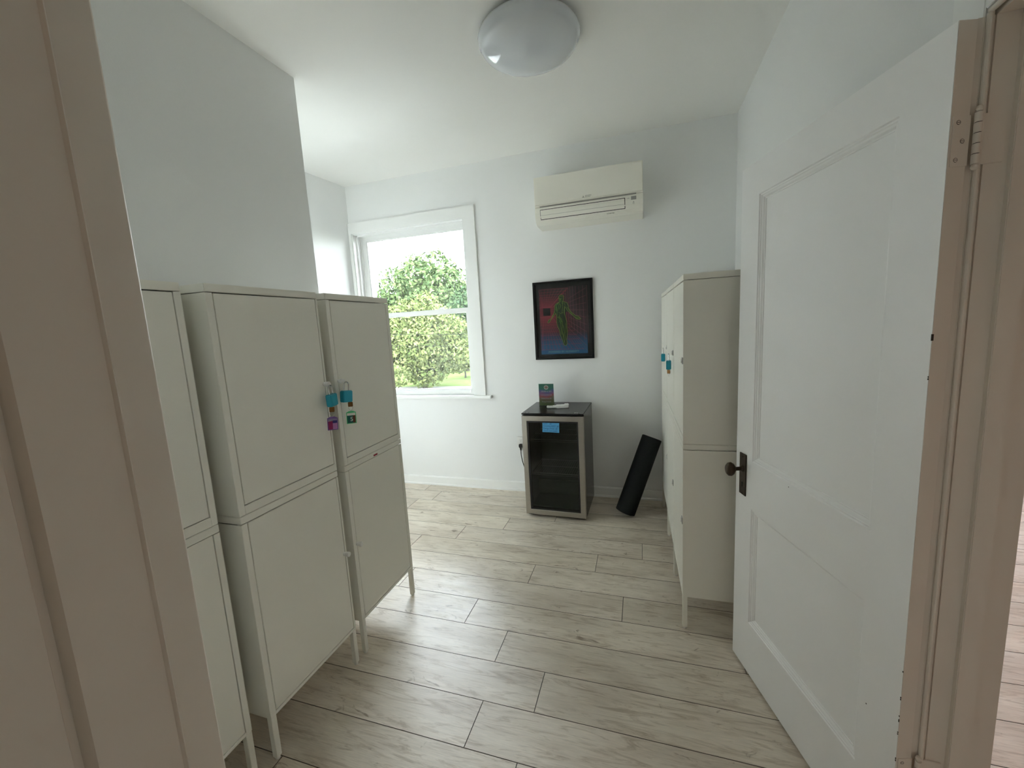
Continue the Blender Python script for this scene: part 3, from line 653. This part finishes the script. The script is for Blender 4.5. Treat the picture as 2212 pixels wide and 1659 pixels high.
bm = bmesh.new()
for s_ in ([(690, 600), (655, 640), (655, 700)], [(690, 800), (715, 830), (735, 870)], [(700, 840), (728, 900)], [(705, 540), (722, 560)], [(662, 650), (664, 720)]):
    q = [Zp(*v) for v in s_]; bm = bmesh.new()
    for a, b in zip(q, q[1:]): line2(bm, a, b, .006, YB - .0105)
    obj('figure_highlight', bm, M['mlime'], pr_)
text('lettering', 'POWERED BY HUMANITY', .0225, M['cyan'], pr_, ((AX + BX) / 2 - .005, YB - .0103, AZ + .018), ext=.0001)
obj('picture_glass', B(((PX0 + .018, YB - .0145, PZ0 + .018), (PX1 - .018, YB - .0125, PZ1 - .018))), M['pglass'], pc)

# ------------------------------------------------------------------ beverage fridge
FW, FD, FH = .470, .462, .833
fr = empty('beverage_fridge', (-.8799, 2.9246, 0), -.0179); tags(fr, 'small black drinks fridge with stainless framed glass door', 'fridge')
# local: x 0..FW, y 0..FD (front at 0), door thickness .04
bm = bmesh.new(); z0 = .025; T = .028; yb0 = .044
box(bm, (0, yb0, z0), (T, FD, FH - .012)); box(bm, (FW - T, yb0, z0), (FW, FD, FH - .012)); box(bm, (T, FD - .05, z0), (FW - T, FD, FH - .012)); box(bm, (T, yb0, z0), (FW - T, FD - .05, z0 + .05)); box(bm, (T, yb0, FH - .06), (FW - T, FD - .05, FH - .012))
obj('fridge_body', bm, M['blackmetal'], fr)
bm = bmesh.new(); a = .0012
box(bm, (T, yb0 + .002, z0 + .05), (T + .012, FD - .05, FH - .06)); box(bm, (FW - T - .012, yb0 + .002, z0 + .05), (FW - T, FD - .05, FH - .06)); box(bm, (T, FD - .062, z0 + .05), (FW - T, FD - .05, FH - .06)); box(bm, (T, yb0 + .002, z0 + .05), (FW - T, FD - .05, z0 + .062))
box(bm, (T, FD - .19, z0 + .06), (FW - T, FD - .06, z0 + .19), .01)
obj('fridge_liner', bm, M['blackin'], fr)
bm = bmesh.new(); box(bm, (-.002, .006, FH - .012), (FW + .002, FD, FH), .003)
tp = obj('fridge_top', bm, M['blackmetal'], fr)
bm = bmesh.new(); extrude(bm, [(FW - .075, .004), (FW - .02, .004), (FW - .075, .045)], FH, FH + .0035, 'z'); box(bm, (FW - .078, .0, FH - .006), (FW - .04, .012, FH + .002), .001); obj('hinge_bracket', bm, M['blackplastic'], tp)
bm = bmesh.new(); cyl(bm, (FW - .060, .012, FH - .004), (FW - .060, .012, FH + .007), .006); cyl(bm, (FW - .045, .012, FH - .004), (FW - .045, .012, FH + .007), .0055); obj('hinge_pin', bm, M['steel'], tp)
bm = bmesh.new()
for xx in (.022, .05): cyl(bm, (xx, .035, FH), (xx, .035, FH + .0012), .004, n=12)
obj('screw_cap', bm, M['blackplastic'], tp)
D0, D1 = .028, FH - .020
fd = bmesh.new(); fwid = .040
rings(fd, 0, FW, D0, D1, [(0, .040), (0, .003), (.003, 0), (fwid - .003, 0), (fwid, .003), (fwid, .040), (0, .040)])
dr = obj('fridge_door', fd, M['brushed'], fr); dr['label'] = 'brushed stainless door frame'
bm = bmesh.new(); rings(bm, fwid - .001, FW - fwid + .001, D0 + fwid - .001, D1 - fwid + .001, [(0, .006), (.012, .006), (.012, .036), (0, .036), (0, .006)])
obj('door_gasket', bm, M['blackplastic'], dr)
obj('door_glass', B(((fwid, .008, D0 + fwid), (FW - fwid, .012, D1 - fwid))), M['fglass'], dr)
for zs in (.615, .345):
    bm = bmesh.new(); x0, x1, ya, yb_ = T + .014, FW - T - .014, .062, FD - .07
    for yy_, rr in ((ya, .0022), (ya + .008, .0016), (yb_, .0022), ((ya + yb_) / 2, .0022)): cyl(bm, (x0, yy_, zs), (x1, yy_, zs), rr, n=8)
    cyl(bm, (x0, ya, zs - .014), (x1, ya, zs - .014), .0018, n=8)
    n_ = 22
    for k in range(n_ + 1):
        x = x0 + (x1 - x0) * k / n_; cyl(bm, (x, ya, zs + .003), (x, yb_, zs + .003), .0012, n=6)
    obj('wire_shelf', bm, M['wire'], fr, smooth=True)
for sx in (.04, FW - .04):
    for sy in (.07, FD - .05):
        bm = bmesh.new(); cyl(bm, (sx, sy, 0), (sx, sy, .026), .016, n=16); obj('foot', bm, M['blackplastic'], fr)
bm = bmesh.new(); box(bm, (.01, .035, .010), (FW - .01, .06, .027)); obj('kick_strip', bm, M['blackplastic'], fr)
# handwritten note taped on the glass
nt_ = empty('paper_note', (0, 0, 0)); tags(nt_, 'blue handwritten price note taped to the fridge glass', 'note')
th = -.0179; FM = Matrix.Translation((-.8799, 2.9246, 0)) @ Matrix.Rotation(th, 4, 'Z')
nt_.matrix_world = FM @ Matrix.Translation((.225, .0085, .728)) @ Matrix.Rotation(R(1.5), 4, 'Y')
obj('note_paper', B(((-.064, -.0022, -.039), (.064, -.0008, .039))), M['note'], nt_)
obj('tape', B(((-.018, -.0024, .034), (.020, -.0006, .047))), M['acrylic'], nt_); obj('tape', B(((-.020, -.0024, -.049), (.022, -.0006, -.036))), M['acrylic'], nt_)
text('lettering', '$2', .0185, M['ink'], nt_, (-.010, -.0024, .0275), align='LEFT', shear=.25, sx=.86)
for i, s_ in enumerate(('H2O', 'Coconut H2O  $6', 'Energy Drink  $5', 'Snack (not solid)')):
    text('lettering', s_, .0185, M['ink'], nt_, (-.059, -.0024, .0275 - .0185 * i), align='LEFT', shear=.25, sx=.86)
# card in acrylic stand
sg = empty('menu_card', FM @ Vector((.131, .292, FH)), th); tags(sg, 'small colourful price card in a clear stand on the fridge', 'card')
def card_mat():
    m, nt, b = new_mat('card_print'); N, L = nt.nodes, nt.links
    tc = N.new('ShaderNodeTexCoord'); mp = N.new('ShaderNodeMapping'); mp.inputs['Scale'].default_value = (1, 0, 1); mp.inputs['Location'].default_value = (.35, 0, .02); L.new(tc.outputs['Object'], mp.inputs[0])
    n = N.new('ShaderNodeTexNoise'); n.inputs['Scale'].default_value = 13; n.inputs['Detail'].default_value = 0; L.new(mp.outputs[0], n.inputs[0])
    sp = N.new('ShaderNodeSeparateXYZ'); L.new(tc.outputs['Object'], sp.inputs[0])
    mr = N.new('ShaderNodeMapRange'); mr.inputs[1].default_value = 0; mr.inputs[2].default_value = .17; L.new(sp.outputs['Z'], mr.inputs[0])
    ad = N.new('ShaderNodeMath'); ad.operation = 'MULTIPLY_ADD'; ad.inputs[1].default_value = .5; L.new(n.outputs[0], ad.inputs[0]); L.new(mr.outputs[0], ad.inputs[2])
    sb = N.new('ShaderNodeMath'); sb.operation = 'SUBTRACT'; sb.inputs[1].default_value = .25; L.new(ad.outputs[0], sb.inputs[0])
    r = N.new('ShaderNodeValToRGB'); e = r.color_ramp.elements; e[0].position = 0; e[0].color = (0.221, 0.289, 0.119, 1); e[1].position = 1; e[1].color = (0.051, 0.323, 0.221, 1)
    for p_, c_ in ((.25, (0.272, 0.255, 0.136)), (.40, (0.340, 0.221, 0.170)), (.50, (0.578, 0.136, 0.153)), (.60, (0.374, 0.170, 0.425)), (.72, (0.153, 0.187, 0.544)), (.84, (0.051, 0.323, 0.255))): e.new(p_).color = (*c_, 1)
    L.new(sb.outputs[0], r.inputs[0]); L.new(r.outputs[0], b.inputs['Base Color']); b.inputs['Roughness'].default_value = .5
    return m
hw_, ch = .063, .184
cp = obj('card_print', B(((-hw_ + .002, -.0005, .003), (hw_ - .002, .0005, ch - .002))), card_mat(), sg)
for s_, z_, sz in (('GRAB & GO', .120, .0165), ('Coconut Water $6', .091, .0115), ('Bottled Water $2', .063, .0115), ('Energy Drink $5', .035, .0115)): text('lettering', s_, sz, M['lettering'], cp, (0, -.0008, z_))
bm = bmesh.new(); cyl(bm, (0, -.0006, .153), (0, -.0012, .153), .019, n=32); lg_ = obj('logo_disc', bm, M['white'], cp)
bm = bmesh.new(); box(bm, (-.013, -.0017, .150), (.013, -.0011, .1555)); cyl(bm, (0, -.0011, .161), (0, -.0016, .161), .004, n=12); extrude(bm, [(-.006, .148), (.006, .148), (0, .141)], -.0016, -.0011, 'y'); obj('logo_mark', bm, M['orange'], lg_)
bm = bmesh.new(); box(bm, (-hw_, -.0036, 0), (hw_, -.0020, ch), .0004); box(bm, (-hw_, .0012, 0), (hw_, .0028, ch), .0004); box(bm, (-hw_, -.0036, 0), (hw_, .055, .0018)); obj('clear_stand', bm, M['acrylic'], sg)
# remote in its holder
rm = empty('remote_control', FM @ Vector((.236, .215, FH + .0012)), th + R(14)); tags(rm, 'white remote control in its wall holder lying on the fridge', 'remote')
bm = bmesh.new(); box(bm, (-.085, -.019, .003), (.02, .019, .019), .004, 3); obj('remote_body', bm, M['white'], rm, smooth=True)
bm = bmesh.new(); box(bm, (-.012, -.024, 0), (.088, .024, .0235), .004, 3); box(bm, (.055, -.025, .018), (.09, .025, .029), .003, 2); obj('remote_holder', bm, M['white'], rm, smooth=True)
bm = bmesh.new(); box(bm, (-.070, -.013, .0188), (-.035, .013, .0196), .0003); obj('display', bm, M['acgrey'], rm)
# outlet, plug and cord
ol = empty('wall_outlet', (-1.045, YB, .452)); tags(ol, 'white wall outlet with a black plug beside the fridge', 'outlet')
bm = bmesh.new(); box(bm, (-.035, -.006, -.057), (.035, 0, .057), .003, 2); obj('cover_plate', bm, M['white'], ol)
for s_ in (.021, -.021):
    bm = bmesh.new(); cyl(bm, (0, -.008, s_), (0, -.005, s_), .0165, n=24); rc_ = obj('receptacle', bm, M['white'], ol)
    bm = bmesh.new(); box(bm, (-.0075, -.0085, s_ + .001), (-.0055, -.0078, s_ + .009)); box(bm, (.0055, -.0085, s_ + .002), (.0075, -.0078, s_ + .008)); cyl(bm, (0, -.0085, s_ - .007), (0, -.0078, s_ - .007), .0025, n=10); obj('slot', bm, M['darkgap'], rc_)
pw = empty('power_cord', (0, 0, 0)); pw.parent = fr; pw.matrix_local = (Matrix.Translation((-.8799, 2.9246, 0)) @ Matrix.Rotation(-.0179, 4, 'Z')).inverted() @ Matrix.Translation((-1.045, YB - .008, .431))
bm = bmesh.new(); box(bm, (-.014, -.028, -.020), (.014, 0, .014), .005, 2); cyl(bm, (0, -.016, -.018), (.002, -.018, -.045), .009, .005, n=12); obj('plug', bm, M['cordblk'], pw, smooth=True)
bm = bmesh.new(); pts = []
for k in range(16):
    t = k / 15; pts.append((.002 + .15 * t ** 1.8, -.018 - .02 * math.sin(t * 3.1), -.04 - .36 * t))
tube(bm, pts, .0038, 10); obj('cable', bm, M['cordblk'], pw, smooth=True)

# ------------------------------------------------------------------ rolled mat
b0, b1 = Vector((-.135, 3.085, 0)), Vector((.072, 3.235, .565)); ax = (b1 - b0); Lm = .61; ax.normalize()
rr = .074; lift = rr * math.sqrt(1 - ax.z ** 2)
ro = empty('exercise_mat', b0 + Vector((0, 0, lift * .98))); tags(ro, 'black rolled exercise mat leaning between the back wall and the cabinets', 'mat')
Qm = ax.to_track_quat('Z', 'Y').to_matrix().to_4x4()
bm = bmesh.new(); lathe(bm, [(0, .004), (rr - .012, .0), (rr - .003, .001), (rr, .004), (rr, Lm - .004), (rr - .003, Lm - .001), (rr - .012, Lm), (0, Lm - .004)], None, 48)
box(bm, (rr - .006, -.03, .002), (rr + .0035, .022, Lm - .002), .002)
for v in bm.verts: v.co = Qm @ v.co
obj('rolled_foam', bm, M['foam'], ro, smooth=True)
for zc_ in (Lm + .0005, -.0005):
    bm = bmesh.new()
    pts = [((.008 + .0092 * a / (2 * math.pi) * 1.0) * math.cos(a), (.008 + .0092 * a / (2 * math.pi)) * math.sin(a), zc_) for a in [k * .35 for k in range(118)]]
    tube(bm, pts, .0008, 5)
    for v in bm.verts: v.co = Qm @ v.co
    obj('spiral_edge', bm, M['blackplastic'], ro)

# ------------------------------------------------------------------ outside
M['grass'] = mat('lawn', (.040, .056, .018), 1, spec=0, noise=.4, nscale=1.5)
M['path'] = mat('pavement', (.10, .097, .09), 1, spec=0, noise=.15, nscale=3)
M['linewire'] = mat('line_wire', (.006, .006, .006), 1, spec=0)
M['bark'] = mat('bark', (.018, .016, .013), 1, spec=0, noise=.3, nscale=8)
def leaf_mat(name, c0, c1):
    m, nt, b = new_mat(name); N, L = nt.nodes, nt.links
    at = N.new('ShaderNodeVertexColor'); at.layer_name = 'tone'; mx = N.new('ShaderNodeMix'); mx.data_type = 'RGBA'
    mx.inputs['A'].default_value = (*c0, 1); mx.inputs['B'].default_value = (*c1, 1); L.new(at.outputs[0], mx.inputs['Factor']); L.new(mx.outputs['Result'], b.inputs['Base Color'])
    b.inputs['Roughness'].default_value = 1; b.inputs['Specular IOR Level'].default_value = 0
    return m
M['leaf_a'] = leaf_mat('leaves_dark', (.016, .028, .012), (.052, .070, .028))
M['leaf_b'] = leaf_mat('leaves_yellow', (.024, .035, .011), (.070, .079, .030))
M['leaf_c'] = leaf_mat('leaves_blue', (.011, .021, .011), (.026, .040, .017))
GZ = -4.0
me = bmesh.new(); box(me, (-120, 6, GZ - .3), (80, 220, GZ)); tags(obj('ground', me, M['grass']), 'lawn beyond the window', kind='structure')
bm = bmesh.new(); box(bm, (-120, 30.5, GZ - .02), (80, 36.2, GZ + .03)); tags(obj('pavement', bm, M['path']), 'pale road beyond the window', kind='structure')
M['lot'] = mat('bounce_lot', (.13, .128, .122), 1, spec=0, noise=.12, nscale=2)  # unseen pale ground added to brighten the dome reflection and ceiling
bm = bmesh.new(); box(bm, (-40, 4.2, GZ - .02), (30, 24, GZ + .02)); tags(obj('added_bounce_lot', bm, M['lot']), 'unseen pale lot added below the window to bounce light up', kind='structure')
def foliage(name, blobs, n, s, m, parent, seed, stuff=False):
    rg = np.random.default_rng(seed); V = []; vol = np.array([b[3] * b[4] * b[5] for b in blobs]); vol = vol ** .67; vol /= vol.sum()
    idx = rg.choice(len(blobs), n, p=vol); bl = np.array(blobs)[idx]
    d = rg.normal(size=(n, 3)); d /= np.linalg.norm(d, axis=1)[:, None]; rad = rg.uniform(.62, 1.05, n) ** .7
    lump = 1 + .10 * np.sin(d[:, 0] * 9 + bl[:, 0]) * np.sin(d[:, 2] * 8 + bl[:, 1])
    c = bl[:, :3] + d * bl[:, 3:6] * (rad * lump)[:, None]
    nrm = d + rg.normal(size=(n, 3)) * .8; nrm /= np.linalg.norm(nrm, axis=1)[:, None]
    a = np.cross(nrm, rg.normal(size=(n, 3))); a /= np.linalg.norm(a, axis=1)[:, None]; b = np.cross(nrm, a)
    sz = s * rg.uniform(.5, 1.4, n)[:, None]
    V = np.stack([c - a * sz, c - b * sz * .45, c + a * sz, c + b * sz * .45], 1).reshape(-1, 3)
    F = np.arange(4 * n).reshape(-1, 4)
    me = bpy.data.meshes.new(name); me.from_pydata(V.tolist(), [], F.tolist()); cl_ = me.color_attributes.new('tone', 'FLOAT_COLOR', 'POINT')
    t = rg.uniform(0, 1, n); t = np.repeat(t, 4); col = np.stack([t, t, t, np.ones_like(t)], 1).astype('f').ravel(); cl_.data.foreach_set('color', col)
    me.materials.append(m); o = bpy.data.objects.new(name, me); C.objects.link(o); o.parent = parent
    return o
def tree(name, label, base, H, blobs, n, s, m, seed, branches=None, group=None):
    root = empty(name, base); tags(root, label, 'tree', group)
    rel = [(b[0] - base[0], b[1] - base[1], b[2] - base[2], b[3], b[4], b[5]) for b in blobs]
    bm = bmesh.new(); rg = random.Random(seed); fork = Vector((0, 0, H * .16))
    tube(bm, [(0, 0, 0), (.05, 0, H * .08), fork], [H * .028, H * .02, H * .018], 8)
    for b in rel:
        e = Vector(b[:3]); mid = fork.lerp(e, .5) + Vector((rg.uniform(-.4, .4), rg.uniform(-.4, .4), 0))
        tube(bm, [fork, mid, e], [H * .014, H * .009, H * .004], 6)
        for _ in range(3):
            q = e + Vector((rg.uniform(-1, 1) * b[3], rg.uniform(-1, 1) * b[4], rg.uniform(-.6, .9) * b[5])) * .9; tube(bm, [mid.lerp(e, .6), q], [H * .005, H * .002], 5)
    obj('trunk', bm, M['bark'], root); foliage('foliage', rel, n, s, m, root, seed)
rb_ = random.Random(11)
def blobset(cx, cy, cz, rx, ry, rz, k, f=.42):
    out = [(cx, cy, cz, rx * .62, ry * .62, rz * .66)]
    for i in range(k):
        a = 2.399 * i; z = 1 - 2 * (i + .5) / k; q = math.sqrt(1 - z * z)
        out.append((cx + rx * .62 * q * math.cos(a), cy + ry * .62 * q * math.sin(a), cz + rz * .64 * z, rx * f * rb_.uniform(.8, 1.15), ry * f * rb_.uniform(.8, 1.15), rz * f * rb_.uniform(.8, 1.15)))
    return out
tree('big_tree', 'tall round-crowned green tree rising behind the others outside the window', (-32.5, 60, GZ), 17, blobset(-32.8, 60, 5.2, 9.2, 8, 8.6, 20), 26000, .34, M['leaf_a'], 1)
tree('broad_tree', 'broad yellow-green tree nearest the window with forked trunk', (-20.1, 35, GZ), 9, blobset(-20.6, 35, .55, 5.8, 4.4, 4.3, 20, .40), 32000, .18, M['leaf_b'], 2)
tree('dark_tree', 'darker blue-green tree seen past the yellow-green one', (-22.2, 50, GZ), 11, blobset(-21.2, 50, 2.2, 4.2, 4, 5.2, 12), 12000, .26, M['leaf_c'], 3)
tree('far_tree', 'dense tree beyond the lawn, at the edge of the window', (-48, 70, GZ), 13, blobset(-49, 70, 3, 9, 7, 6.5, 12), 11000, .38, M['leaf_a'], 4)
tree('low_tree', 'low yellow-green tree close to the cabinets in the window view', (-19.6, 28, GZ), 3, blobset(-19.5, 28, -2.0, 2.3, 1.3, 1.15, 8), 8000, .13, M['leaf_b'], 5)
tree('hazel_tree', 'small leafy tree at the lawn edge behind the power lines', (-19.4, 43, GZ), 5, blobset(-19.3, 43, -1.4, 2.4, 2.0, 1.9, 8), 7000, .17, M['leaf_b'], 6)
hd = bpy.data.objects.new('hedge', None)
bpy.data.objects.remove(hd)
hg_ = foliage('hedge', [(x, 88 + 2 * math.sin(x), GZ + 3.2, 4.5, 3, 4.8) for x in range(-95, 10, 5)], 26000, .5, M['leaf_c'], None, 9); tags(hg_, 'long dark green hedge behind the lawn', 'hedge', kind='stuff')
for z_a, z_b, lb in ((.983, .822, 'lower thin black power line crossing the window view'), (1.445, 1.295, 'upper thin black power line crossing the window view')):
    bm = bmesh.new(); sl = (z_b - z_a) / 3.63; pts = [(x, 15, z_a + sl * (x + 10.05) + .0012 * (x + 8) ** 2) for x in range(-40, 21, 2)]
    tube(bm, pts, .009, 6); o = obj('power_line', bm, M['linewire']); tags(o, lb, 'power line')

# ------------------------------------------------------------------ hall lamps (warm)
def hall_lamp(x, y, e, lb):
    o = empty('hall_lamp', (x, y, ZC)); tags(o, lb, 'lamp', 'warm ceiling lamps in the hall')
    bm = bmesh.new(); lathe(bm, [(0, 0), (.17, 0), (.17, -.03), (.15, -.06), (.09, -.085), (0, -.095)], None, 32)
    m, nt, b = new_mat('warm_lamp_glow'); b.inputs['Emission Color'].default_value = (1, .73, .50, 1); b.inputs['Emission Strength'].default_value = e
    obj('lamp_shade', bm, m, o, smooth=True)
hall_lamp(-.1, -1.35, 2.8, 'warm round hall ceiling lamp behind the near doorway')
hall_lamp(2.4, .9, 1.2, 'warm round ceiling lamp in the neighbouring room')
